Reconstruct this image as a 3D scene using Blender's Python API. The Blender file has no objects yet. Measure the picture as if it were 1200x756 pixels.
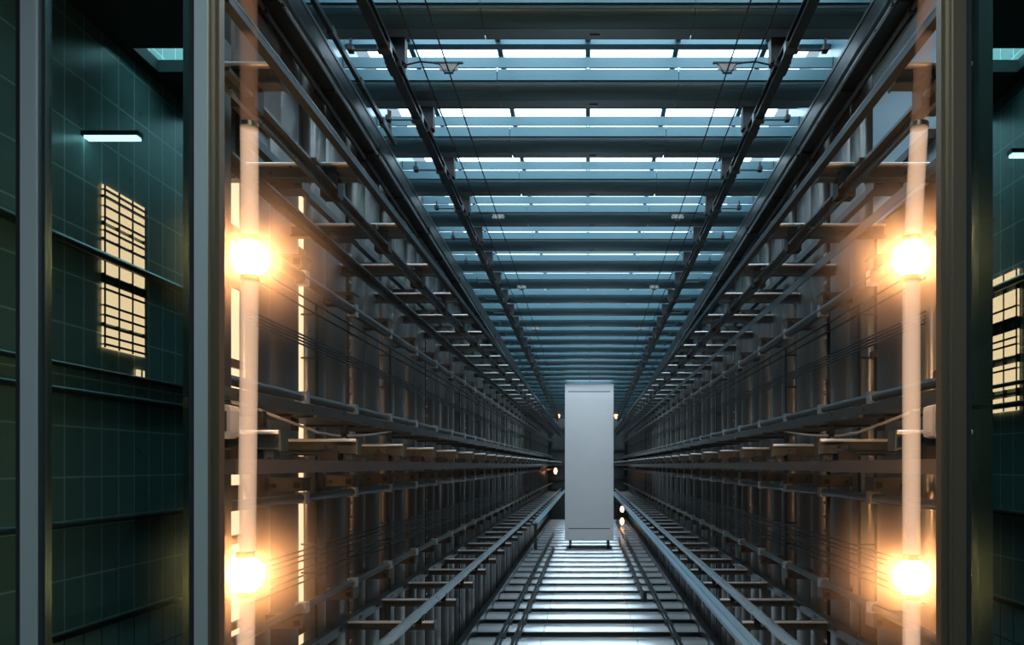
import bpy, math, random
random.seed(7)
C = bpy.context.scene.collection
F = 870.0                      # focal length in pixels of a 1200 px wide frame
OZ = 4.45                      # eye height above the shaft floor
TILT = 25.0 / F                # the roof falls gently towards the far end
PITCH = 1.6
YEND = 60.0

# ------------------------------------------------------------------ materials
def mat(name, col, rough=.4, metal=0., var=.12, scale=6., stretch=(1, 1, 1), spec=.5, rv=.08):
    m = bpy.data.materials.new(name); m.use_nodes = True
    nt = m.node_tree; b = nt.nodes['Principled BSDF']
    b.inputs['Metallic'].default_value = metal
    b.inputs['Specular IOR Level'].default_value = spec
    tc = nt.nodes.new('ShaderNodeTexCoord'); mp = nt.nodes.new('ShaderNodeMapping')
    mp.inputs['Scale'].default_value = stretch
    nz = nt.nodes.new('ShaderNodeTexNoise'); nz.inputs['Scale'].default_value = scale
    nz.inputs['Detail'].default_value = 4
    nt.links.new(tc.outputs['Object'], mp.inputs['Vector']); nt.links.new(mp.outputs[0], nz.inputs['Vector'])
    cr = nt.nodes.new('ShaderNodeMix'); cr.data_type = 'RGBA'
    lo = [c * (1 - var) for c in col]; hi = [min(1, c * (1 + var)) for c in col]
    cr.inputs['A'].default_value = (*lo, 1); cr.inputs['B'].default_value = (*hi, 1)
    nt.links.new(nz.outputs['Fac'], cr.inputs['Factor'])
    nt.links.new(cr.outputs['Result'], b.inputs['Base Color'])
    mr = nt.nodes.new('ShaderNodeMapRange')
    mr.inputs['To Min'].default_value = max(.03, rough - rv); mr.inputs['To Max'].default_value = rough + rv
    nt.links.new(nz.outputs['Fac'], mr.inputs['Value']); nt.links.new(mr.outputs[0], b.inputs['Roughness'])
    return m

def emit(name, col, s):
    m = bpy.data.materials.new(name); m.use_nodes = True
    b = m.node_tree.nodes['Principled BSDF']
    b.inputs['Base Color'].default_value = (*[c * .5 for c in col], 1)
    b.inputs['Emission Color'].default_value = (*col, 1); b.inputs['Emission Strength'].default_value = s
    return m

def glass(name, tint, gloss=.08, rough=.02):
    m = bpy.data.materials.new(name); m.use_nodes = True
    nt = m.node_tree; out = nt.nodes['Material Output']; nt.nodes.remove(nt.nodes['Principled BSDF'])
    t = nt.nodes.new('ShaderNodeBsdfTransparent'); t.inputs[0].default_value = (*tint, 1)
    g = nt.nodes.new('ShaderNodeBsdfGlossy'); g.inputs['Roughness'].default_value = rough
    mx = nt.nodes.new('ShaderNodeMixShader'); mx.inputs[0].default_value = gloss
    nt.links.new(t.outputs[0], mx.inputs[1]); nt.links.new(g.outputs[0], mx.inputs[2])
    nt.links.new(mx.outputs[0], out.inputs['Surface'])
    return m

def glow_volume(name, col, strength, dens):
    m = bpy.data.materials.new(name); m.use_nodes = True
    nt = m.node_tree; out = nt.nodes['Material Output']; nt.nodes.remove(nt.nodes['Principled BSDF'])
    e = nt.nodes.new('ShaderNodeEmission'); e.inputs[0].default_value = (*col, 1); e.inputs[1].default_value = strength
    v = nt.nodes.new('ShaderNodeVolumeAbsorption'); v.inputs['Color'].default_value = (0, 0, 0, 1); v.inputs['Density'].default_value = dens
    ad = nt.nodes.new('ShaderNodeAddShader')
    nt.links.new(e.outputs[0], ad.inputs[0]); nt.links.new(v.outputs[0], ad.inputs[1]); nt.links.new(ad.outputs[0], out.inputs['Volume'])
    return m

def tiles(name, a, b, joint, tw, th, along):
    m = mat(name, a, .3, 0., .1)
    nt = m.node_tree; bs = nt.nodes['Principled BSDF']
    tc = nt.nodes.new('ShaderNodeTexCoord'); sx = nt.nodes.new('ShaderNodeSeparateXYZ')
    cb = nt.nodes.new('ShaderNodeCombineXYZ')
    nt.links.new(tc.outputs['Object'], sx.inputs[0])
    nt.links.new(sx.outputs[along[0]], cb.inputs[0]); nt.links.new(sx.outputs[along[1]], cb.inputs[1])
    br = nt.nodes.new('ShaderNodeTexBrick'); br.offset = 0; br.squash = 1
    br.inputs['Scale'].default_value = 1; br.inputs['Brick Width'].default_value = tw
    br.inputs['Row Height'].default_value = th; br.inputs['Mortar Size'].default_value = .009
    br.inputs['Mortar Smooth'].default_value = 0
    br.inputs['Color1'].default_value = (*a, 1); br.inputs['Color2'].default_value = (*b, 1)
    br.inputs['Mortar'].default_value = (*joint, 1)
    nt.links.new(cb.outputs[0], br.inputs['Vector']); nt.links.new(br.outputs['Color'], bs.inputs['Base Color'])
    return m

M = dict(
    roof=mat('roof_steel', (.07, .155, .185), .34, .25, .1, 3, (.3, 1, 1)),
    soffit=mat('soffit_steel', (.20, .25, .26), .36, .7, .15, 3, (.3, 1, 1)),
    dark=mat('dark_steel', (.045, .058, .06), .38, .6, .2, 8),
    black=mat('black_rubber', (.012, .014, .015), .5, 0, .2, 8),
    mid=mat('grey_steel', (.11, .13, .13), .36, .65, .15, 8),
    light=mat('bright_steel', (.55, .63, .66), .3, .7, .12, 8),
    lip=mat('highlight_lip_steel', (.88, .90, .91), .4, .5, .05, 8, (1, 1, 1), .5, .02),
    rail=mat('guide_rail_steel', (.12, .145, .15), .3, .75, .2, 10),
    column=mat('column_steel', (.25, .25, .235), .32, .75, .12, 2, (1, 1, .12)),
    pale=mat('pale_blue_metal', (.36, .52, .60), .38, .4, .06, 2),
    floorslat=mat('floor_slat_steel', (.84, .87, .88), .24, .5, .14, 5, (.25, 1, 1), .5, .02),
    wall=mat('shaft_wall_paint', (.05, .06, .058), .6, 0, .2, 1),
    lobby=mat('lobby_paint', (.03, .04, .04), .7, 0, .2, 1),
    white=mat('white_enamel', (.90, .85, .83), .4, 0, .03, 2),
    mullion=mat('anodised_frame', (.46, .56, .58), .4, .5, .06, 4, (1, 1, .1)),
    bronze=mat('bronze_frame', (.20, .17, .12), .35, .7, .1, 4, (1, 1, .1)),
    brown=mat('brown_transom', (.20, .13, .09), .5, .2, .1, 4),
    hose=mat('grey_hose', (.45, .45, .43), .4, .1, .1, 6),
    bracket_brown=mat('brown_bracket', (.13, .115, .10), .42, .5, .12, 8),
    skyglass=glass('skylight_glass', (.92, .96, 1.0), .04),
    tint=glass('dark_green_glass', (.48, .70, .70), .045),
    lamp=emit('lamp_globe', (1.0, .48, .20), 180.),
    faint=emit('far_lamp', (1.0, .42, .15), 7.),
    warmwin=emit('lit_window', (1.0, .70, .42), .95),
    reflwin=emit('lit_reflected_window', (1.0, .37, .21), 2.9),
    striplight=emit('reflected_strip', (.75, .92, 1.0), 4.0),
    tube=glow_volume('streak_glow', (1.0, .64, .42), 7.0, 5.),  # light streaks through the lamps, imitated as glowing volumes
    faint_streak=glow_volume('faint_streak_glow', (1.0, .5, .28), 1.1, 3.5),
    tile=tiles('dark_tiles', (.24, .34, .33), (.20, .30, .29), (.60, .72, .70), .30, .54, (1, 2)),
    paletile=tiles('pale_tiles', (.58, .68, .65), (.54, .64, .61), (.12, .18, .17), .30, .54, (1, 2)),
)

# ------------------------------------------------------------------ mesh builder
class MB:
    def __init__(s): s.v = []; s.f = []; s.sm = []
    def add(s, vs, fs, smooth=False):
        n = len(s.v); s.v += vs
        for f in fs: s.f.append([i + n for i in f]); s.sm.append(smooth)
        return s
    def box(s, x0, x1, y0, y1, z0, z1):
        x0, x1 = min(x0, x1), max(x0, x1); y0, y1 = min(y0, y1), max(y0, y1); z0, z1 = min(z0, z1), max(z0, z1)
        return s.add([(x0,y0,z0),(x1,y0,z0),(x1,y1,z0),(x0,y1,z0),(x0,y0,z1),(x1,y0,z1),(x1,y1,z1),(x0,y1,z1)],
              [(0,3,2,1),(4,5,6,7),(0,1,5,4),(1,2,6,5),(2,3,7,6),(3,0,4,7)])
    def prism(s, prof, a0, a1, axis, smooth=False):
        """closed 2-D profile swept from a0 to a1; axis 'x': profile (y,z), 'y': (x,z), 'z': (x,y)"""
        n = len(prof); vs = []
        for a in (a0, a1):
            for p, q in prof:
                vs.append({'x': (a, p, q), 'y': (p, a, q), 'z': (p, q, a)}[axis])
        fs = [(i, (i+1) % n, n + (i+1) % n, n + i) for i in range(n)]
        s.add(vs, fs, smooth)
        k = len(s.v) - 2*n
        s.f.append([k + i for i in range(n)][::-1]); s.sm.append(False)
        s.f.append([k + n + i for i in range(n)]); s.sm.append(False)
        return s
    def tube(s, pts, r, n=10, caps=True):
        import mathutils
        rings = []
        P = [mathutils.Vector(p) for p in pts]
        for i, p in enumerate(P):
            d = (P[min(i+1, len(P)-1)] - P[max(i-1, 0)]).normalized()
            up = mathutils.Vector((0, 0, 1)) if abs(d.z) < .9 else mathutils.Vector((0, 1, 0))
            a = d.cross(up).normalized(); b = d.cross(a)
            rings.append([tuple(p + a * r * math.cos(t) + b * r * math.sin(t)) for t in [2*math.pi*k/n for k in range(n)]])
        vs = [v for g in rings for v in g]; fs = []
        for i in range(len(rings) - 1):
            for k in range(n):
                fs.append((i*n + k, i*n + (k+1) % n, (i+1)*n + (k+1) % n, (i+1)*n + k))
        base = len(s.v); s.add(vs, fs, True)
        if caps:
            s.f.append([base + k for k in range(n)][::-1]); s.sm.append(False)
            s.f.append([base + (len(rings)-1)*n + k for k in range(n)]); s.sm.append(False)
        return s
    def sphere(s, c, r, nu=20, nv=12, sz=1.):
        vs = [(c[0], c[1], c[2] + r*sz)]
        for j in range(1, nv):
            t = math.pi*j/nv
            for i in range(nu):
                p = 2*math.pi*i/nu
                vs.append((c[0] + r*math.sin(t)*math.cos(p), c[1] + r*math.sin(t)*math.sin(p), c[2] + r*sz*math.cos(t)))
        vs.append((c[0], c[1], c[2] - r*sz)); fs = []
        for i in range(nu): fs.append((0, 1 + i, 1 + (i+1) % nu))
        for j in range(nv - 2):
            for i in range(nu):
                a = 1 + j*nu + i; b = 1 + j*nu + (i+1) % nu
                fs.append((a, a + nu, b + nu, b))
        L = len(vs) - 1; k = 1 + (nv-2)*nu
        for i in range(nu): fs.append((k + i, L, k + (i+1) % nu))
        return s.add(vs, fs, True)
    def build(s, name, m, parent=None, loc=(0, 0, 0)):
        import bmesh
        me = bpy.data.meshes.new(name); me.from_pydata(s.v, [], s.f)
        me.polygons.foreach_set('use_smooth', s.sm)
        bm = bmesh.new(); bm.from_mesh(me); bmesh.ops.recalc_face_normals(bm, faces=bm.faces); bm.to_mesh(me); bm.free()
        if any(s.sm): me.set_sharp_from_angle(angle=math.radians(48))
        me.materials.append(M[m] if isinstance(m, str) else m)
        o = bpy.data.objects.new(name, me); C.objects.link(o); o.location = loc
        if parent: o.parent = parent
        return o

def tag(o, label, cat, group=None, kind=None):
    o['label'] = label; o['category'] = cat
    if group: o['group'] = group
    if kind: o['kind'] = kind
    return o
def thing(name, label, cat, loc=(0, 0, 0), group=None):
    o = bpy.data.objects.new(name, None); C.objects.link(o); o.location = loc; o.empty_display_size = .1
    return tag(o, label, cat, group, 'thing')
def solo(mb, name, m, label, cat, loc, group=None, rot=None):
    o = tag(mb.build(name, m, None, loc), label, cat, group, 'thing')
    if rot: o.rotation_euler = rot
    return o
def each(name, m, parent, boxes):
    for b in boxes: MB().box(*b).build(name, m, parent)
def structure(o): o['kind'] = 'structure'; return o
def copy_tree(o, parent=None):
    c = o.copy(); C.objects.link(c)
    if parent: c.parent = parent
    for ch in list(o.children): copy_tree(ch, c)
    return c
ORD = 'first second third fourth fifth sixth seventh eighth ninth tenth eleventh twelfth'.split()
def series(proto, places, near, far, group, first=0, nord=10):
    """places: list of (loc, scale_z); the nearest nord get an ordinal label, the rest share the far label"""
    for i, p in enumerate(places):
        o = proto if i == 0 else copy_tree(proto)
        o.location = p[0]
        if len(p) > 1 and p[1]: o.scale = (1, 1, p[1])
        o['group'] = group
        o['label'] = near.format(ORD[i]) if i < min(nord, len(ORD)) else far
def roofz(z, y): return OZ + z - TILT * y
SN = {-1: 'left', 1: 'right'}
MIRR = {-1: 'wall_left', 1: 'wall_right'}

# ------------------------------------------------------------------ the setting
XW = 3.36                                      # shaft wall plane
for s in (-1, 1):
    w = MB(); w.box(s*XW, s*(XW+.12), 6.38, YEND, -4.6+OZ, 6.3+OZ)
    structure(w.build('wall_' + SN[s], 'wall'))
structure(MB().box(-3.6, 3.6, YEND, YEND+.2, -4.7+OZ, 6.3+OZ).build('wall_end', 'wall'))
structure(MB().box(-7, 7, 3.3, YEND+.2, -4.75+OZ, -4.6+OZ).build('floor', 'wall'))
# lobby behind the glazing; side halls added to imitate the reflections in its panes
structure(MB().box(-7, 7, -3.2, -3, -1.7+OZ, 3.2+OZ).build('wall_rear', 'lobby'))
structure(MB().box(-7, 7, -3, 3.25, -1.75+OZ, -1.6+OZ).build('floor_lobby', 'lobby'))
m = MB()                                       # lobby roof, unseen opening added to light the mullion fronts
for a in ((-7, -1.2, -3, 3.1), (1.2, 7, -3, 3.1), (-1.2, 1.2, -3, -2.8), (-1.2, 1.2, 2.5, 3.1)): m.box(*a, 3.0+OZ, 3.2+OZ)
structure(m.build('ceiling_lobby', 'lobby'))
structure(MB().box(-3.6, 3.6, 3.25, 6.6, 6.15+OZ, 6.3+OZ).build('ceiling_sky_block', 'lobby'))  # unseen slab added to keep sky light off the near columns
structure(MB().box(-7, 7, 3.1, 3.25, 3.0+OZ, 6.5+OZ).build('wall_upper_front', 'lobby'))
structure(MB().box(-7, 7, 3.25, 3.35, -4.7+OZ, -1.6+OZ).build('wall_lower_front', 'lobby'))
XH = 5.5
for s in (-1, 1):
    structure(MB().box(s*XH, s*(XH+.2), -3, 18, -1.78+OZ, 6.5+OZ).build('wall_reflection_' + SN[s], 'tile'))
    structure(MB().box(s*XH, s*(XH+.2), -3, 18, -4.7+OZ, -1.8+OZ).build('wall_reflection_base_' + SN[s], 'paletile'))
    structure(MB().box(s*(XH-.03), s*(XH+.0), 3.4, 18, -1.83+OZ, -1.77+OZ).build('trim_reflection_' + SN[s], 'dark'))
    structure(MB().box(s*(XW+.12), s*(XH), 17.8, 18, -4.7+OZ, 6.5+OZ).build('wall_reflection_end_' + SN[s], 'lobby'))
    c = MB()                                   # hall roof: reflected skylight slot, plus unseen openings added to light the tiles
    c.box(s*XW, s*(XH+.2), 6.3, 8.73, 4.9+OZ, 5.05+OZ); c.box(s*XW, s*3.55, 3.25, 6.3, 4.9+OZ, 5.05+OZ); c.box(s*XW, s*(XH+.2), 9.25, 10.6, 4.9+OZ, 5.05+OZ); c.box(s*XW, s*3.7, 10.6, 14, 4.9+OZ, 5.05+OZ); c.box(s*XW, s*(XH+.2), 14, 18, 4.9+OZ, 5.05+OZ)
    c.box(s*XW, s*4.35, 8.73, 9.25, 4.9+OZ, 5.05+OZ); c.box(s*5.35, s*(XH+.2), 8.73, 9.25, 4.9+OZ, 5.05+OZ)
    c.box(s*XW, s*(XW+.12), 3.25, 6.45, 5.0+OZ, 6.4+OZ)
    structure(c.build('ceiling_reflection_' + SN[s], 'lobby'))

# lit windows mirrored in the panes, built as glowing ones behind the glass
def reflected_window(n, s, y0, y1, z0, z1, rows, cols, panes):
    t = bpy.data.objects.new('window_%d' % n, None); C.objects.link(t); structure(t)
    t.location = (s*(XH-.02), (y0+y1)/2, z0+OZ)
    hy = (y1-y0)/2; h = z1-z0
    for a, b in panes: MB().box(-.012, .012, -hy, hy, a*h, b*h).build('window_pane', 'reflwin', t)
    fr = MB()
    for q in rows: fr.box(-.03, .03, -hy, hy, q*h-.012, q*h+.012)
    for q in cols: fr.box(-.025, .025, -hy+2*hy*q-.008, -hy+2*hy*q+.008, 0, h)
    fr.build('window_bars', 'dark', t)
reflected_window(1, -1, 8.38, 9.18, 1.33, 3.17, [.02,.07,.13,.20,.26,.36,.40,.44,.56,.66,.72,.80,.87,.93,.97], [.02,.34,.66,.98],
            [(0,.13),(.155,.40),(.46,.66),(.68,.75),(.78,.92),(.94,1)])
reflected_window(2, 1, 9.45, 10.06, .70, 2.5, [.05,.12,.2,.3,.38,.47,.52,.58,.66,.74,.9], [.02,.5,.98],
            [(0,.1),(.16,.34),(.40,.58),(.66,.86),(.92,1.0)])
reflected_window(20, -1, 9.02, 9.16, 1.06, 1.16, [], [.5], [(0, 1)])
for s in (-1, 1):  # pipes added to imitate dark lines reflected in the panes
    for z, r, w in ((2.35, .05, 'upper thick'), (1.05, .03, 'middle thin'), (.78, .04, 'middle thick'), (-.62, .04, 'lower')):
        solo(MB().tube([(0, 0, 0), (0, 14.2, 0)], r, 10), 'wall_pipe', 'mid', '%s dark pipe standing in for a reflection behind the %s dark glass' % (w, SN[s]), 'pipe',
             (s*(XH-r-.002), 3.5, OZ+z), 'pipes standing in for reflections')
for k, (s, y, z) in enumerate(((-1, 8.1, 3.58), (1, 8.6, 3.6))):  # strip lights of the reflection, built as glowing parts behind the panes
    t = thing('reflected_strip', 'slim white strip light, a reflection rebuilt behind the %s dark glass' % SN[s], 'light',
              (s*(XH), y, z+OZ), 'strip lights rebuilt from the reflections')
    MB().box(0, -s*.62, -.05, .05, 0, .05).build('housing', 'dark', t)
    MB().box(-s*.03, -s*.60, -.045, .045, -.03, 0).build('diffuser', 'striplight', t)

# ------------------------------------------------------------------ glazed front
YG = 3.0
def gx(px): return (px - 689) * YG / F
MZ0, MZ1 = -1.6, 3.0
def mullion(name, label, xa, xb, depth, inner, face='mullion'):
    t = thing(name, label, 'window frame', ((xa+xb)/2, YG, MZ0+OZ), 'upright frames of the glazed front')
    hw = (xb-xa)/2
    MB().box(-hw, hw, -.03, .02, 0, MZ1-MZ0).build('face_profile', face, t)
    w = MB(); w.box(-hw*.55 , hw*.55, .02, depth, 0, MZ1-MZ0); w.build('fin', 'bronze', t)
    if inner:
        g = MB(); e = inner*hw
        g.box(e, e+inner*.045, -.005, .022, 0, MZ1-MZ0); g.box(e, e+inner*.012, -.022, -.005, 0, MZ1-MZ0)
        g.box(e+inner*.033, e+inner*.045, -.022, -.005, 0, MZ1-MZ0)
        g.build('jamb', 'bronze', t)
    return t
mullion('window_mullion', 'slim grey upright window frame at the far left, dark glass on both sides', gx(30), gx(48), .08, 0)
mullion('window_mullion', 'grey and bronze upright frame left of the open view, beside the left lamps', gx(232), gx(247), .08, 1)
mullion('window_mullion', 'grey and bronze upright frame right of the open view, beside the right lamps', gx(1113), gx(1128), .08, -1, 'bronze')
for lab, a, b in (('dark green glass pane at the far left edge of the photo', -260, 30),
                  ('tall dark green glass pane left of the lamps, reflected lit window built behind it', 48, 232),
                  ('tall dark green glass pane right of the lamps, at the right edge', 1128, 1330)):
    t = thing('glass_pane', lab, 'glass pane', ((gx(a)+gx(b))/2, YG, MZ0+OZ), 'panes of the glazed front')
    hw = (gx(b)-gx(a))/2
    MB().box(-hw, hw, -.004, .004, 0, MZ1-MZ0).build('glass', 'tint', t)
    each('gasket', 'dark', t, [(e*hw, e*(hw-.028), -.016, .02, 0, MZ1-MZ0) for e in (-1, 1)])
structure(MB().box(-4, gx(232), YG-.05, YG+.08, MZ0+OZ-.005, MZ0+OZ+.06).build('trim_1', 'dark'))
structure(MB().box(gx(1128), 4, YG-.05, YG+.08, MZ0+OZ-.005, MZ0+OZ+.06).build('trim_2', 'dark'))

# ------------------------------------------------------------------ roof: skylight, beams, rails
roof_rot = -math.atan(TILT)
def along_roof(name, label, cat, x, z, y0, group=None):
    t = thing(name, label, cat, (x, y0, roofz(z, y0)), group); t.rotation_euler = (roof_rot, 0, 0); return t
Y0 = 5.18; NB = 34
sk = bpy.data.objects.new('window_3', None); C.objects.link(sk); structure(sk)
sk.location = (0, 3.3, roofz(6.05, 3.3)); sk.rotation_euler = (roof_rot, 0, 0)
LR = YEND - 3.2
MB().box(-3.5, 3.5, 3.35, LR, .06, .075).build('skylight_glass', 'skyglass', sk)
for i in range(-2, 3):
    MB().box(i*1.22-.035, i*1.22+.035, 3.35, LR, -.02, .06).build('skylight_bar', 'roof', sk)
for k in range(1, NB):
    y = Y0 + PITCH*k - 3.3 + .08
    MB().box(-3.3, 3.3, y, y+.13, -.06, .05).build('skylight_transom', 'roof', sk)
for s in (-1, 1):                              # side reveals of the skylight
    m = MB(); m.prism([(s*3.30, .12), (s*3.50, .12), (s*3.50, -.95), (s*3.36, -.95), (s*3.30, -.55)], 0, LR, 'y')
    structure(m.build('trim_roof_' + SN[s], 'roof', None, (0, 3.3, roofz(6.05, 3.3)))).rotation_euler = (roof_rot, 0, 0)
# one beam: local origin at the lip (white line), y away from the viewer
def roof_beam():
    t = thing('roof_beam', '', 'beam')
    J = [(-3.30, -1.225), (-1.215, 1.215), (1.225, 3.30)]
    arc = []
    for k in range(9):
        a = math.pi/2*k/8
        arc.append((.02 + .25*(1-math.cos(a)), -.17 - .12*math.sin(a)))
    for a, b in J:
        face = [(0, -.012), (.02, -.012), (.02, -.158), (0, -.158)]
        MB().prism(face, a, b, 'x').build('face_panel', 'roof', t)
        MB().prism(arc + [(.27, -.265), (.05, -.165)], a, b, 'x', True).build('round_panel', 'roof', t)
        MB().box(a, b, .28, .50, -.29, -.268).build('soffit_panel', 'soffit', t)
    MB().box(-3.3, 3.3, .0, .03, .012, .15).build('fascia', 'roof', t)
    each('spacer', 'light', t, [(i*1.22-.02, i*1.22+.02, .005, .05, -.04, .04) for i in range(-2, 3)])
    c = MB(); c.box(-3.28, 3.28, .08, .49, -.25, -.16); c.box(-3.28, 3.28, .025, .05, -.20, -.02); c.build('core', 'dark', t)
    each('end_plate', 'dark', t, [(s*3.285, s*3.298, -.01, .51, -.30, .15) for s in (-1, 1)])
    d = MB(); 
    d.box(.02, .14, .38, .40, -.30, -.285); d.build('drain_slot', 'black', t)
    return t
ys = [Y0 + PITCH*k for k in range(2, NB)]
series(roof_beam(), [((0, y, roofz(5.62, y)),) for y in ys],
       'blue grey steel roof beam under the skylight, {} from the top',
       'distant blue grey roof beam, one of the tightly packed ones above the white car',
       'roof beams under the skylight')
# two dark rails hung from the beams
ZR = 4.93
for s in (-1, 1):
    t = along_roof('roof_rail', 'dark steel rail hung under the roof beams, %s of the centre' % SN[s], 'rail', s*.455*5.0, ZR, 7.0, 'rails under the roof')
    m = MB(); m.box(-.055, .055, 0, 49, -.05, -.03); m.box(-.02, .02, 0, 49, -.03, .07); m.box(-.055, .055, 0, 49, .07, .09)
    m.build('rail_profile', 'dark', t)
    hb = MB().box(-.12, .12, -.07, .07, .06, .36); hb.box(-.09, .09, -.11, .11, -.01, .10)
    h0 = None
    for k, y in enumerate(ys):
        if y < 7.1 or y > 55: continue
        if h0 is None: h = h0 = hb.build('hanger', 'black', t)
        else: h = h0.copy(); C.objects.link(h)
        h.location = (0, y + .42 - 7.0, 0)
    cb = MB().box(-.075, .075, -.05, .05, -.075, .02); c0 = None
    for k in range(30):
        y = 8.2 + PITCH*k
        if c0 is None: c = c0 = cb.build('splice_clamp', 'mid', t)
        else: c = c0.copy(); C.objects.link(c)
        c.location = (0, y + .1 - 7.0, 0)
    # little sensor arms pointing to the wall
    a = thing('sensor_arm', '', 'sensor')
    MB().tube([(-s*.02, 0, 0), (s*.34, 0, .0)], .012, 8).build('arm', 'dark', a)
    q = MB(); q.box(s*.34, s*.40, -.05, .05, -.015, .05); q.box(s*.36, s*.38, -.02, .02, .05, .13); q.build('sensor_head', 'black', a)
    series(a, [((s*.455*5.0 + s*.05, y + .05, roofz(ZR + .02, y)),) for y in ys if 7 < y < 36],
           'small black sensor arm on the %s roof rail, {} from the near end' % SN[s],
           'far small black sensor on a thin arm beside the %s roof rail' % SN[s],
           'sensor arms on the %s roof rail' % SN[s], nord=6)
    # hoist ropes
    for nm, q in (('inner', .335), ('outer', .393)):
        solo(MB().tube([(0, 0, 0), (0, 53, 0)], .009, 6), 'hoist_rope', 'black', 'thin black rope strung under the roof, %s one of the %s pair' % (nm, SN[s]), 'rope',
             (s*q*4.9, 6.0, roofz(4.9, 6.0)), 'ropes under the roof', (roof_rot, 0, 0))
    # triangular rope guides
    g = thing('rope_guide', '', 'bracket')
    m = MB(); m.box(-.17, .17, -.012, .012, .03, .05)
    for e in (-1, 1): m.tube([(e*.12, 0, .04), (e*.045, 0, -.07)], .011, 6)
    m.box(-.055, .055, -.012, .012, -.085, -.065)
    m.build('guide_frame', 'dark', g)
    MB().box(-.11, .11, -.008, .008, -.045, .03).build('guide_plate', 'hose', g)
    MB().tube([(s*.15, 0, .04), (s*.34, 0, .055), (s*.62, 0, -.01)], .01, 6).build('stay_rod', 'dark', g)
    series(g, [((s*.335*4.9 + s*.0, y, roofz(4.95, y)),) for y in (8.75, 13.6, 18.4, 23.2)],
           'small triangular rope guide under the roof on the %s, {} from the near end' % SN[s], '',
           'triangular rope guides on the %s' % SN[s])
    # trough along the roof edge, with conduits
    t = along_roof('cable_trough', 'long dark cable trough along the %s edge of the roof' % SN[s], 'cable trough', s*3.12, 4.6, 6.4, 'cable troughs along the roof')
    m = MB(); m.prism([(s*a, b) for a, b in ((-.19, 0), (.05, 0), (.05, .36), (.02, .36), (.02, .05), (-.14, .05), (-.14, .36), (-.19, .36))], 0, 53, 'y')
    m.build('tray', 'dark', t)
    MB().box(-s*.20, -s*.15, 0, 53, .36, .40).build('tray_lip', 'mid', t)
    each('strap', 'dark', t, [(-s*.19, s*.05, .6+1.6*k, .68+1.6*k, -.03, -.002) for k in range(33)])
    for i, (dx, dz, rr, w) in enumerate(((-.23, .06, .022, 'upper'), (-.222, -.02, .016, 'lower'), (-.05, -.078, .026, 'broad'))):
        c = along_roof('conduit', '%s conduit pipe running along the %s roof trough' % (w, SN[s]), 'pipe', s*(3.12+dx), 4.6+dz, 6.4, 'conduits along the roof troughs')
        MB().tube([(0, 0, 0), (0, 53, 0)], rr, 8).build('pipe', 'mid' if i != 1 else 'light', c)
        k0 = None
        for k in range(18):
            if k0 is None: o = k0 = MB().box(-rr*1.4, rr*1.4, -.02, .02, -rr*1.4, rr*1.6).build('pipe_clip', 'dark', c)
            else: o = k0.copy(); C.objects.link(o)
            o.location = (0, .64 + 3.2*k, 0)
# short rod on the left that ends early
t = along_roof('roof_rod', 'short dark rod under the roof at top left, ending early', 'rod', -2.78, 4.93, 6.5)
MB().box(-.025, .025, 0, 4.2, -.03, .03).build('rod', 'dark', t)
each('collar', 'mid', t, [(-.035, .035, .5+1.0*k, .62+1.0*k, -.045, .04) for k in range(4)]); MB().box(-.02, .02, 3.9, 3.95, .0, .34).build('rod_hanger', 'dark', t)

# ------------------------------------------------------------------ side walls: columns, lit gaps
G0 = 6.80; GAP = .30; CW = PITCH - GAP
def column_proto(s):
    t = thing('wall_column', '', 'column')
    def arcpts(a, b, n=12):
        P = []
        for i in range(n+1):
            y = a + (b-a)*i/n
            u = (y - (a+b)/2)/((b-a)/2)
            P.append((-s*(.03 + .135*math.sqrt(max(0, 1 - .97*u*u))), y))
        return P
    for a, b in ((0, .52), (.54, CW)):
        P = arcpts(a, b); Q = [(0.0, b), (0.0, a)]
        MB().prism(P + Q, 0, 1, 'z', True).build('column_panel', 'column', t)
    MB().box(0, -s*.045, .515, .545, 0, 1).build('seam', 'black', t)
    return t
for s in (-1, 1):
    pl = []
    for k in range(33):
        y = G0 + GAP + PITCH*k
        top = roofz(4.97, y)
        pl.append(((s*(XW-.004), y, 0.0), top))
    series(column_proto(s), [(p, h) for p, h in pl],
           'tall rounded steel column panel on the %s wall, {} from the lamps' % SN[s],
           'distant rounded steel column panel on the %s wall, near the far end' % SN[s],
           'column panels along the %s wall' % SN[s])
# lit strips in the gaps
wn = 4
def lit_gap(s, k, spans, bars, y0=0., y1=GAP):
    global wn
    t = bpy.data.objects.new('window_%d' % wn, None); wn += 1; C.objects.link(t); structure(t)
    t.location = (s*XW, G0 + PITCH*k, OZ)
    for a, b in spans: MB().box(-s*.005, -s*.025, y0, y1, a, b).build('window_pane', 'warmwin', t)
    fr = MB()
    for a, b in bars: fr.box(-s*.005, -s*.06, 0, GAP, a, b)
    fr.build('transom', 'brown', t)
lit_gap(-1, 0, [(1.97, 2.75), (.99, 1.66), (.0, .91), (-.19, .0), (-.66, -.40), (-1.47, -.74), (-3.4, -1.54)],
        [(1.66, 1.97), (.91, .99), (-.40, -.19), (-.74, -.66), (-1.54, -1.47)])
lit_gap(-1, 1, [(-3.5, 3.3)], [(2.25, 2.5), (-.02, .1), (-1.95, -1.8)], 0, .30)
lit_gap(-1, 2, [(-3.2, 3.1)], [(-.02, .1)], 0, .17)
lit_gap(-1, 3, [(-2, 2.4)], [(-.02, .1)], 0, .06)
lit_gap(1, 0, [(.9, 1.4), (-.2, .2), (1.7, 2.1)], [(.8, .9)], .0, .2)
lit_gap(1, 1, [(1.0, 1.9), (-1.3, -.6), (-.1, .4)], [(1.25, 1.32)], 0, .14)
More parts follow.
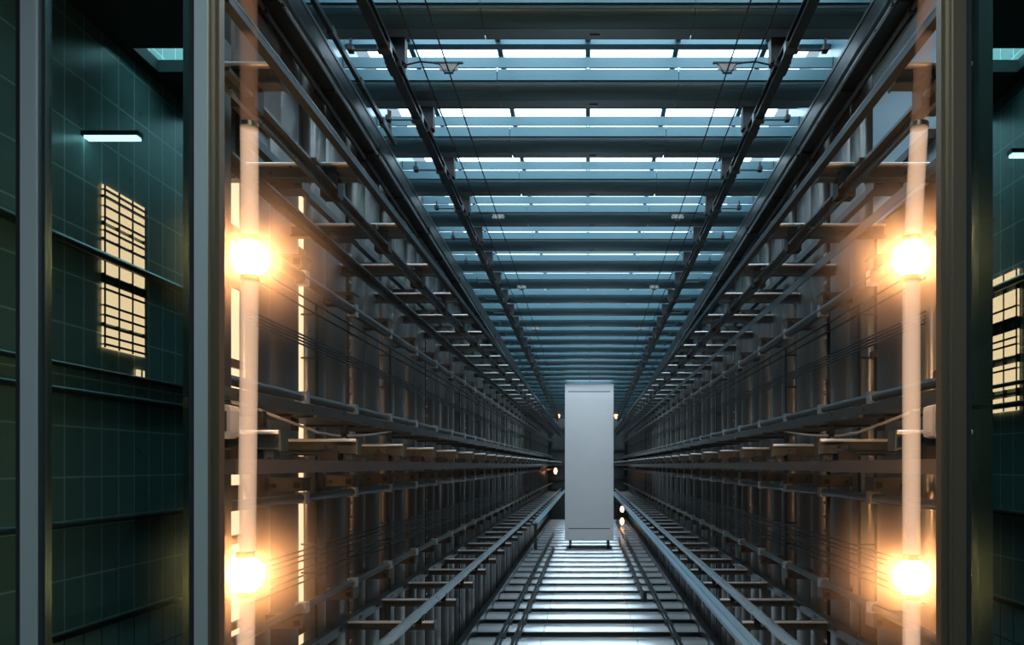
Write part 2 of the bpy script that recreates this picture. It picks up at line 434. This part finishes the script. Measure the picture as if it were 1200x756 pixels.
lit_gap(1, 2, [(.9, 1.4), (2.2, 2.8), (-1.1, -.6)], [(1.1, 1.14)], 0, .08)
# louvred ladders in the gaps beyond
for s in (-1, 1):
    t = thing('louvre_ladder', '', 'louvre')
    l = MB()
    for k in range(34): l.box(-s*.03, -s*.09, .12, .29, -3.2+.19*k, -3.17+.19*k)
    l.build('rung', 'light', t)
    MB().box(0, -s*.10, .10, .125, -4.6, 3.5).build('stile', 'black', t)
    series(t, [((s*(XW-.004), G0 + PITCH*k, OZ),) for k in range(2, 14, 3 if s < 0 else 4)],
           'narrow ladder of bright louvre rungs between columns on the %s wall, {} from the lamps' % SN[s], '',
           'louvre ladders on the %s wall' % SN[s])
# pale panel high on the right wall, warm one high on the left
t = thing('access_panel', 'large pale blue metal panel high on the right wall near the frame', 'panel', (3.15, 6.55, OZ+2.6))
MB().box(0, -.03, 0, 1.58, 0, 1.70).build('panel_sheet', 'pale', t)
m = MB(); m.box(0, .20, .1, .2, .2, 1.5); m.build('standoff', 'dark', t)
t = thing('access_panel', 'brown metal panel high on the left wall near the frame', 'panel', (-3.15, 6.55, OZ+3.3))
MB().box(0, .03, 0, 1.0, 0, 1.0).build('panel_sheet', 'bracket_brown', t)
m = MB(); m.box(0, -.20, .05, .2, .1, .9); m.build('standoff', 'dark', t)

# ------------------------------------------------------------------ cross beams that carry the rails
B0 = 4.80
def beam_proto(s, x0, h, clampz, xe=3.185):
    t = thing('cross_beam', '', 'beam')
    L = xe - x0
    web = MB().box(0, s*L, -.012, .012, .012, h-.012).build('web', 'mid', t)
    MB().box(0, s*L, -.06, .05, h-.012, h).build('top_flange', 'light', t)  # brighter steel puts the sky light on the top into the colour
    MB().tube([(0, -.062, h-.004), (s*L, -.062, h-.004)], .014, 12).build('highlight_lip', 'lip', t)  # bright lip added to draw the highlight line along the beam
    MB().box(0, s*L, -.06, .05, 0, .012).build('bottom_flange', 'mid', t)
    MB().box(-s*.012, 0, -.065, .055, -.01, h+.01).build('end_plate', 'mid', t)
    c = MB(); c.box(s*.15, s*.30, -.08, .06, clampz[0], clampz[1]); c.build('rail_clamp', 'black', t)
    for x in ((.18, .27, .75, .95) if L > 1 else (.18, .27)):
        MB().tube([(s*x, -.03, h*.5), (s*x, -.01, h*.5)], .014, 6).build('bolt', 'dark', web)
    return t
rows = (('upper', 2.45, 1.98, .125, (-.16, .02), -1), ('middle', .10, 1.98, .115, (-.07, .02), 0), ('lower', -2.12, 1.98, .10, (.08, .18), 2))
for s in (-1, 1):
    for nm, z, x0, h, cl, k0 in rows:
        p = beam_proto(s, x0, h, cl)
        pl = []
        for k in range(k0, 33):
            y = B0 + PITCH*(k + (1 if k0 < 0 else 0))
            if y < 6.35: continue
            pl.append(((s*x0, y, OZ+z),))
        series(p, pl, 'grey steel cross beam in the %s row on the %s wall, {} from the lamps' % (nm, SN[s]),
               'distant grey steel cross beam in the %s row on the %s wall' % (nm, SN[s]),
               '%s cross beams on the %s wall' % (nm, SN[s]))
    # the first two, standing free of the wall beside the lamps, on a post
    for nm, z, x0, h, cl, k0 in rows[:2]:
        p = beam_proto(s, x0, h, cl, 2.46); p.location = (s*x0, B0+.02, OZ+z)
        tag(p, 'grey steel cross beam of the %s row directly behind the %s lamps' % (nm, SN[s]), 'beam', '%s cross beams on the %s wall' % (nm, SN[s]), 'thing')
    q = thing('support_post', 'dark steel post carrying the nearest beams at the %s' % SN[s], 'post', (s*2.40, B0+.02, 0))
    MB().box(-.05, .05, -.01, .01, 0, OZ+2.75).build('post', 'dark', q)
    each('post_flange', 'dark', q, [(e*.05, e*.06, -.05, .05, 0, OZ+2.75) for e in (-1, 1)])
    # clamp boxes on the columns
    for nm, z in (('top', 2.74), ('upper', 1.95), ('middle', -.26), ('lower', -1.62)):
        b = thing('clamp_box', '', 'bracket')
        MB().box(0, -s*.38, 0, .22, 0, .12).build('box_body', 'bracket_brown', b)
        MB().box(0, -s*.39, -.01, .23, .12, .135).build('box_lid', 'mid', b)
        MB().box(-s*.30, -s*.36, -.02, 0, .03, .09).build('latch', 'dark', b); MB().tube([(-s*.1, -.02, .06), (-s*.1, .0, .06)], .02, 8).build('cable_gland', 'dark', b)
        series(b, [((s*(XW-.15), G0 + GAP + .25 + PITCH*k, OZ+z),) for k in range(0, 24)],
               'brown clamp box in the %s row on the %s columns, {} from the lamps' % (nm, SN[s]),
               'distant brown clamp box in the %s row on the %s columns' % (nm, SN[s]),
               '%s clamp boxes on the %s wall' % (nm, SN[s]))

# ------------------------------------------------------------------ long rails along the walls
def run(name, label, cat, x, z, y0, y1, group):
    return thing(name, label, cat, (x, y0, OZ+z), group)
def vis(x): return abs(x)*F/427. + .04         # where a rail comes into the open view
for s in (-1, 1):
    S = SN[s]; ya, yb = 4.3, 59.5
    L = yb - ya
    for z, r, w in ((1.88, .058, 'thick upper'), (.68, .045, 'middle'), (-.33, .045, 'low middle'), (-1.43, .042, 'lowest')):
        ya = vis(2.87); L = yb - ya
        t = run('tube_rail', '%s round tube rail along the %s wall' % (w, S), 'rail', s*2.87, z, ya, yb, 'tube rails on the %s wall' % S)
        MB().tube([(0, 0, 0), (0, L, 0)], r, 12).build('tube', 'mid', t)
        c0 = None
        for k in range(1, 34):
            if c0 is None: c = c0 = MB().box(-.055, .055, -.05, .05, -r*1.25, r*1.25).build('tube_clip', 'light', t)
            else: c = c0.copy(); C.objects.link(c)
            c.location = (0, G0 + GAP + .36 + PITCH*(k-1) - ya, 0)
    for z, w, up in ((2.36, 'upper', 1), (.40, 'middle', -1), (-1.94, 'lower', -1)):
        ya = vis(2.15); L = yb - ya
        t = run('guide_rail', '%s T shaped steel guide rail on the %s wall' % (w, S), 'rail', s*2.20, z, ya, yb, 'guide rails on the %s wall' % S)
        m = MB(); m.box(-.065, .065, 0, L, -.012*up, .012*up); m.box(-.016, .016, 0, L, 0, -.075*up)
        m.build('rail_profile', 'light' if z < 0 else 'rail', t)  # lower rails get brighter steel to paint in the sky light on them
        c0 = None
        for k in range(33):
            if c0 is None:
                c = c0 = MB().box(-.09, .09, -.05, .05, .008*up, .032*up).build('rail_clip', 'mid', t)
            else: c = c0.copy(); C.objects.link(c)
            c.location = (0, .6 + PITCH*k + .8, 0)
    ya = vis(1.9); L = yb - ya
    t = run('edge_channel', 'slim steel channel joining the upper beam ends on the %s' % S, 'rail', s*1.92, 2.44, ya, yb, 'edge channels on the %s wall' % S)
    MB().prism([(-.03, 0), (.03, 0), (.03, .045), (.02, .045), (.02, .012), (-.02, .012), (-.02, .045), (-.03, .045)], 0, L, 'y').build('channel', 'dark', t)
    MB().box(-s*.032, -s*.022, 0, L, .045, .058).build('channel_lip', 'rail', t)
    ya = vis(2.8); L = yb - ya
    t = run('strut_rail', 'flat steel strut running under the upper beams by the %s columns' % S, 'rail', s*2.80, 2.36, ya, yb, 'strut rails on the %s wall' % S)
    m = MB(); m.box(-.05, .05, 0, L, .05, .07); m.box(-.05, -.04, 0, L, -.03, .05); m.build('strut', 'mid', t)
    each('strut_bolt', 'dark', t, [(-.02, .02, .5+PITCH*k, .54+PITCH*k, .035, .05) for k in range(30)])
    solo(MB().box(-.04, .04, 0, 50-6.6, -.04, .04), 'strut_rail', 'mid', 'slim steel strut high on the %s columns above the upper beams' % S, 'rail', (s*3.06, 6.6, OZ+2.95), 'strut rails on the %s wall' % S)
    ya = vis(2.05); L = yb - ya
    t = run('box_rail', 'dark square bar running level just under the middle beams on the %s' % S, 'rail', s*2.05, -.01, ya, yb, 'square bars on the %s wall' % S)
    MB().box(-.05, .05, 0, L, -.045, .045).build('bar', 'bracket_brown', t)
    c0 = None
    for k in range(33):
        if c0 is None:
            q = MB(); q.box(-.03, .03, -.05, .05, .04, .11); q.tube([(0, -.09, .06), (0, .09, .06)], .015, 6); c = c0 = q.build('bar_clamp', 'mid', t)
        else: c = c0.copy(); C.objects.link(c)
        c.location = (0, B0 + PITCH*(k+(ya>B0)) - ya + .02, 0)
    ya = vis(2.5); L = yb - ya
    t = run('cable_tray', 'wide flat cable tray between the middle rails on the %s' % S, 'cable tray', s*2.56, .40, ya, yb, 'cable trays on the %s wall' % S)
    MB().prism([(-.24, .0), (.24, .0), (.24, .07), (.225, .07), (.225, .015), (-.225, .015), (-.225, .07), (-.24, .07)], 0, L, 'y').build('tray', 'bracket_brown', t)
    c0 = None
    for k in range(33):
        if c0 is None: c = c0 = MB().box(-.26, .26, -.03, .03, -.02, .09).build('tray_bracket', 'dark', t)
        else: c = c0.copy(); C.objects.link(c)
        c.location = (0, .7 + PITCH*k, 0)
    ya = 6.5; L = yb - ya
    t = run('sill_beam', 'perforated box beam along the foot of the %s columns' % S, 'beam', s*3.14, -2.06, ya, yb, 'sill beams')
    MB().box(-.06, .06, 0, L, -.06, .06).build('box_section', 'mid', t)
    each('slot', 'black', t, [(-s*.062, -s*.058, .3+.8*k, .42+.8*k, -.02, .025) for k in range(66)])
    y0 = 7.6 if s > 0 else 25.5
    t = run('wide_rail', 'wide pale blue flat rail on the %s side of the floor' % S, 'rail', s*1.80, -2.02, y0, yb, 'wide rails')
    MB().prism([(-.10, 0), (.10, 0), (.10, .05), (.03, .05), (.03, .09), (-.03, .09), (-.03, .05), (-.10, .05)], 0, yb-y0, 'y').build('rail_profile', 'pale', t)
    each('rail_support', 'dark', t, [(-.05, s*.17, .5+PITCH*k, .6+PITCH*k, -.09, 0) for k in range(int((yb-y0)/PITCH))])
    MB().box(-.05, .05, .02, .12, -.9, .0).build('end_post', 'dark', t)
    # cables on the wall
    def cab(r, n, lab):
        solo(MB().tube([(0, 0, 0), (0, yb-6.6, 0)], .010, 6), 'cable', 'black', lab, 'cable', (s*3.0, 6.6, OZ+r*3.0), 'cables along the %s wall' % S)
    for i, r in enumerate((.59, .555)): cab(r, i, '%s single cable under the thick tube rail on the %s wall' % (('higher', 'lower')[i], S))
    for i, r in enumerate((.455, .444, .433, .422)): cab(r, i, '%s of four dark cables above the middle rail on the %s wall' % (('topmost', 'second', 'third', 'lowest')[i], S))
    for i, r in enumerate((-.30, -.318, -.335, -.365, -.388, -.41)): cab(r, i, '%s of six dark cables low on the %s wall' % (('topmost', 'second', 'third', 'fourth', 'fifth', 'lowest')[i], S))
    # cable posts carrying them
    p = thing('cable_support', '', 'bracket')
    MB().box(0, -s*.17, -.015, .015, -.42, -.40).build('support_arm', 'dark', p)
    MB().box(-s*.17, -s*.19, -.02, .02, -4.6, 1.85).build('support_bar', 'dark', p)
    q = MB()
    for zz in (.59*3-.022, .422*3-.022, -.41*3-.022, -.30*3-.022): q.box(0, -s*.18, -.012, .012, zz-.01, zz+.01)
    q.build('support_strut', 'dark', p)
    series(p, [((s*(XW-.03+.0), G0 + .22 + PITCH*k, OZ),) for k in range(1, 22, 2) if k not in (5, 11)],
           'thin upright cable support between columns on the %s wall, {} from the lamps' % S,
           'distant thin upright cable support on the %s wall' % S, 'cable supports on the %s wall' % S, nord=6)
    # sagging hose and junction box by the lamps
    t = thing('sagging_hose', 'pale sagging hose under the cable tray behind the %s lamps' % S, 'hose', (s*2.33, 5.2, OZ+.31), 'sagging hoses')
    P = [(0, 0, .085), (0, .25, .06), (-s*.02, .7, .01), (0, 1.2, -.03), (s*.03, 1.8, -.035), (s*.03, 2.6, .0), (s*.02, 3.2, .05), (0, 3.6, .085)]
    MB().tube(P, .012, 8).build('hose', 'hose', t)
    each('hose_clip', 'dark', t, [(-.025, .025, y-.02, y+.02, -.04, .075) for y in (.1, .7, 1.9, 3.5)])
    t = thing('junction_box', 'rounded grey junction box between the %s frame and lamp' % S, 'box', ((2.14 if s > 0 else -2.22), 4.45, OZ+.10), 'junction boxes')
    prof = [(.10*max(-1, min(1, 1.35*math.cos(a))) , .10 + .10*max(-1, min(1, 1.25*math.sin(a)))) for a in [2*math.pi*i/24 for i in range(24)]]
    MB().prism([(p[0]-.0, p[1]+.06) for p in prof], -.05, .07, 'y').build('box_body', 'hose', t)
    MB().box(-.08, .08, -.055, -.05, .10, .22).build('box_cover', 'mid', t)

# ------------------------------------------------------------------ floor slats and rails
def floor_slat():
    t = thing('deck_bar', '', 'metal bar')
    arc = [(.28*(math.sin(.9)-math.sin(.9-.1125*k)), -.28*(1-math.cos(.9-.1125*k))) for k in range(9)]
    for a, b in ((-2.9, -1.155), (-1.145, 1.195), (1.205, 2.9)):
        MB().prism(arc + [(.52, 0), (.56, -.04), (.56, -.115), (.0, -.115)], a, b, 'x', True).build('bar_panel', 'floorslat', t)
        MB().box(a, b, .012, .54, -.12, -.25).build('front_plate', 'dark', t)  # dark steel puts the shade of the bar fronts into the colour
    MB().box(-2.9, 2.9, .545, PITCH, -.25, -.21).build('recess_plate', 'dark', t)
    m = MB()
    for k in range(58): m.box(-2.86+.1*k, -2.82+.1*k, .565, .62, -.08, -.04)
    m.build('grating_tooth', 'light', t)
    return t
ZF = -4.28
fy = [16.3 + PITCH*k for k in range(27)]
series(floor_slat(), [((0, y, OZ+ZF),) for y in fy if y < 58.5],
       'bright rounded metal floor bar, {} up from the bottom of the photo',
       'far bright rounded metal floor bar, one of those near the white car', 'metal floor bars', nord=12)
for lab, x, y0, y1 in (('outer rail lying on the left of the floor slats', -2.14, 16.4, 46), ('inner rail lying on the left of the floor slats', -1.76, 16.4, 38),
                       ('outer rail lying on the right of the floor slats', 2.16, 16.4, 56), ('short inner rail on the right of the floor slats, ending early', 1.78, 23.2, 42)):
    t = thing('floor_rail', 'pale steel ' + lab, 'rail', (x, y0, OZ+ZF), 'rails on the floor slats')
    m = MB(); m.box(-.07, .07, 0, y1-y0, 0, .02); m.box(-.02, .02, 0, y1-y0, .02, .10); m.box(-.045, .045, 0, y1-y0, .10, .13); m.build('rail_profile', 'rail', t)
    MB().box(-.06, .06, -.02, .06, 0, .28).build('end_stop', 'black', t)
    c0 = None
    for k in range(int((y1-y0)/PITCH)):
        if c0 is None: c = c0 = MB().box(-.12, .12, -.05, .05, 0, .05).build('rail_clip', 'mid', t)
        else: c = c0.copy(); C.objects.link(c)
        c.location = (0, .3 + PITCH*k, 0)
# dark walkway plates beside the slats
for s in (-1, 1):
    t = thing('walkway_plate', 'long dark walkway plate between the floor slats and the %s wall' % SN[s], 'walkway', (s*2.92, 8, OZ-4.6), 'walkway plates')
    MB().box(0, s*.23, 0, 51, 0, .36).build('plate', 'dark', t)
    MB().box(0, s*.03, 0, 51, .36, .44).build('kick_strip', 'mid', t)

# ------------------------------------------------------------------ the white car
yc = 37.6
k = yc/F
t = thing('lift_car', 'tall plain white slab of a lift car standing at the far end', 'lift car', ((690.5-689)*k, yc, OZ-88*k))
hw = 28.5*k; H = 183*k
MB().box(-hw, hw, .02, 2.6, 0, H).build('car_body', 'white', t)
b0, b1 = 13.5*k, 174*k
MB().box(-hw, hw, 0, .03, b0+.02, b1-.02).build('front_panel', 'white', t)
MB().box(-hw, hw, 0, .03, 0, b0-.02).build('kick_panel', 'white', t)
MB().box(-hw, hw, 0, .03, b1+.02, H).build('head_panel', 'white', t)
MB().box(-hw*.86, hw*.86, .012, .022, b0-.05, b0+.03).build('lower_seam', 'dark', t)
MB().box(-hw*.86, hw*.86, .012, .022, b1-.03, b1+.03).build('upper_seam', 'dark', t)
for e in (-1, 1): MB().box(e*hw, e*(hw-.08), .3, 2.4, H, H+.01).build('guide_shoe', 'dark', t)
gap = -88*k - ZF; r = gap*.5
for ex in (-1, 1):
    for y in (.6, 2.0):
        w = MB(); w.tube([(ex*(hw-.30), y, -r), (ex*(hw-.20), y, -r)], r, 18); w.build('wheel', 'dark', t)

# ------------------------------------------------------------------ far end
m = MB()
for z in (2.9, 1.2, 0, -1.2, -2.0): m.box(-3.3, 3.3, -.1, 0, z-.08, z+.08)
for x in (-3.0, -1.8, 1.8, 3.0): m.box(x-.08, x+.08, -.12, 0, -4.2, 3.2)
structure(m.build('trim_3', 'dark', None, (0, YEND, OZ)))
for lab, px, py in (('small glowing orange lamp at the far end, above left of the white car', 654, 487),
               ('small glowing orange lamp at the far end, left of the middle of the white car', 651, 552),
               ('small glowing orange lamp at the far end, just right of the car near its foot', 729, 597),
               ('lowest small orange lamp at the far end, right of the foot of the car', 729, 611),
               ('small lamp at the far end, above right of the white car', 722, 487)):
    yl = 56. if py < 590 else 52. if py < 605 else 50.
    x = (px-689)*yl/F; z = (545-py)*yl/F
    q = thing('far_lamp', lab, 'lamp', (x, yl, OZ+z), 'lamps at the far end')
    MB().sphere((0, 0, 0), .13, 14, 10, 1.9).build('lamp_globe', 'faint', q)
    m = MB(); m.tube([(0, 0, .2), (0, 0, .62)], .05, 8); m.tube([(0, 0, .5), (0, YEND-yl-.05, .5)], .04, 8); m.build('lamp_bracket', 'dark', q)

# ------------------------------------------------------------------ lamps; their light streaks are imitated by glowing tubes
YL = 4.2
for s, xt, xm, xb, zz in ((-1, 292, 293, 288, (303, 673)), (1, 1078, 1068, 1068, (303, 676))):
    S = SN[s]
    def P(px, py): return ((px-689)*YL/F, YL, OZ + (545-py)*YL/F)
    lo = P(xb, 1487); mid_ = P(xm, 303 if s > 0 else 303); top = P(xt + (xt-xm)*1.0, -30)
    bx, by, bz = lo
    t = thing('light_streak', 'tall light streak at the %s, built as a glowing tube through two lamps' % S, 'light', (bx, by, bz), 'light streaks built as glowing tubes')
    def rel(p): return (p[0]-bx, p[1]-by, p[2]-bz)
    f = (303-150)/333.
    knee = tuple(mid_[i] + (top[i]-mid_[i])*f for i in range(3))
    MB().tube([(0, 0, 0), rel(P(xb, 756)), rel(mid_), rel(knee)], .049, 24).build('streak_body', 'tube', t)
    MB().tube([rel(knee), rel(top)], .049, 24).build('streak_top', 'faint_streak', t)
    MB().tube([rel(knee), tuple(rel(knee)[i] + (rel(top)[i]-rel(knee)[i])*.03 for i in range(3))], .05, 16).build('streak_collar', 'bronze', t)
    for j, py in enumerate(zz):
        px = xm if j == 0 else xb + (0 if s < 0 else 1)
        o = thing('globe_lamp', '%s round glowing lamp on the %s light streak' % (('upper', 'lower')[j], S), 'lamp', P(px, py), 'round glowing lamps')
        MB().sphere((0, 0, 0), .098, 24, 16).build('globe', 'lamp', o)
        for e in (-1, 1): MB().tube([(0, 0, e*.094), (0, 0, e*.125)], .052, 14).build('collar', 'bronze', o)

# scattering spheres added to imitate the glare halo round each lamp
hz = bpy.data.materials.new('lamp_halo'); hz.use_nodes = True
nt = hz.node_tree; nt.nodes.remove(nt.nodes['Principled BSDF'])
vs = nt.nodes.new('ShaderNodeVolumeScatter'); vs.inputs['Color'].default_value = (1, .84, .66, 1); vs.inputs['Density'].default_value = .16
vs.inputs['Anisotropy'].default_value = .3
tc = nt.nodes.new('ShaderNodeTexCoord'); mp = nt.nodes.new('ShaderNodeMapping'); mp.inputs['Scale'].default_value = (1.6, 1.6, 1.6)
gr = nt.nodes.new('ShaderNodeTexGradient'); gr.gradient_type = 'QUADRATIC_SPHERE'
ml = nt.nodes.new('ShaderNodeMath'); ml.operation = 'MULTIPLY'; ml.inputs[1].default_value = .7
nt.links.new(tc.outputs['Object'], mp.inputs['Vector']); nt.links.new(mp.outputs[0], gr.inputs['Vector'])
nt.links.new(gr.outputs['Fac'], ml.inputs[0]); nt.links.new(ml.outputs[0], vs.inputs['Density'])
nt.links.new(vs.outputs[0], nt.nodes['Material Output'].inputs['Volume'])
for i, o in enumerate([o for o in bpy.data.objects if o.name.startswith('globe_lamp')]):
    h = MB().sphere((0, 0, 0), .63, 32, 20).build('halo', hz, None, o.location)
    tag(h, 'glare halo built as mist around the %s' % o['label'].replace(' round glowing', ''), 'halo', 'added halos around the lamps', 'stuff')

# ------------------------------------------------------------------ sky, camera
w = bpy.data.worlds.new('sky'); bpy.context.scene.world = w; w.use_nodes = True
nt = w.node_tree; bg = nt.nodes['Background']
tc = nt.nodes.new('ShaderNodeTexCoord'); nz = nt.nodes.new('ShaderNodeTexNoise'); nz.inputs['Scale'].default_value = 3
mx = nt.nodes.new('ShaderNodeMix'); mx.data_type = 'RGBA'
mx.inputs['A'].default_value = (.62, .82, .92, 1); mx.inputs['B'].default_value = (.84, .94, 1.0, 1)
nt.links.new(tc.outputs['Generated'], nz.inputs['Vector']); nt.links.new(nz.outputs['Fac'], mx.inputs['Factor'])
nt.links.new(mx.outputs['Result'], bg.inputs['Color']); bg.inputs['Strength'].default_value = 4.8

cam = bpy.data.cameras.new('camera'); co = bpy.data.objects.new('camera', cam); C.objects.link(co)
co.location = (0, 0, OZ); co.rotation_euler = (math.pi/2, 0, 0)
cam.sensor_width = 36; cam.lens = F/1200*36
cam.shift_x = -(689-600)/1200; cam.shift_y = (545-378)/1200
cam.clip_start = .05; cam.clip_end = 300
sc = bpy.context.scene; sc.camera = co
sc.view_settings.view_transform = 'Standard'; sc.view_settings.look = 'None'
sc.view_settings.gamma = 1; sc.view_settings.use_curve_mapping = False; sc.view_settings.exposure = .3
sc.cycles.max_bounces = 8; sc.cycles.transparent_max_bounces = 16; sc.cycles.volume_bounces = 0
sc.cycles.sample_clamp_indirect = 8
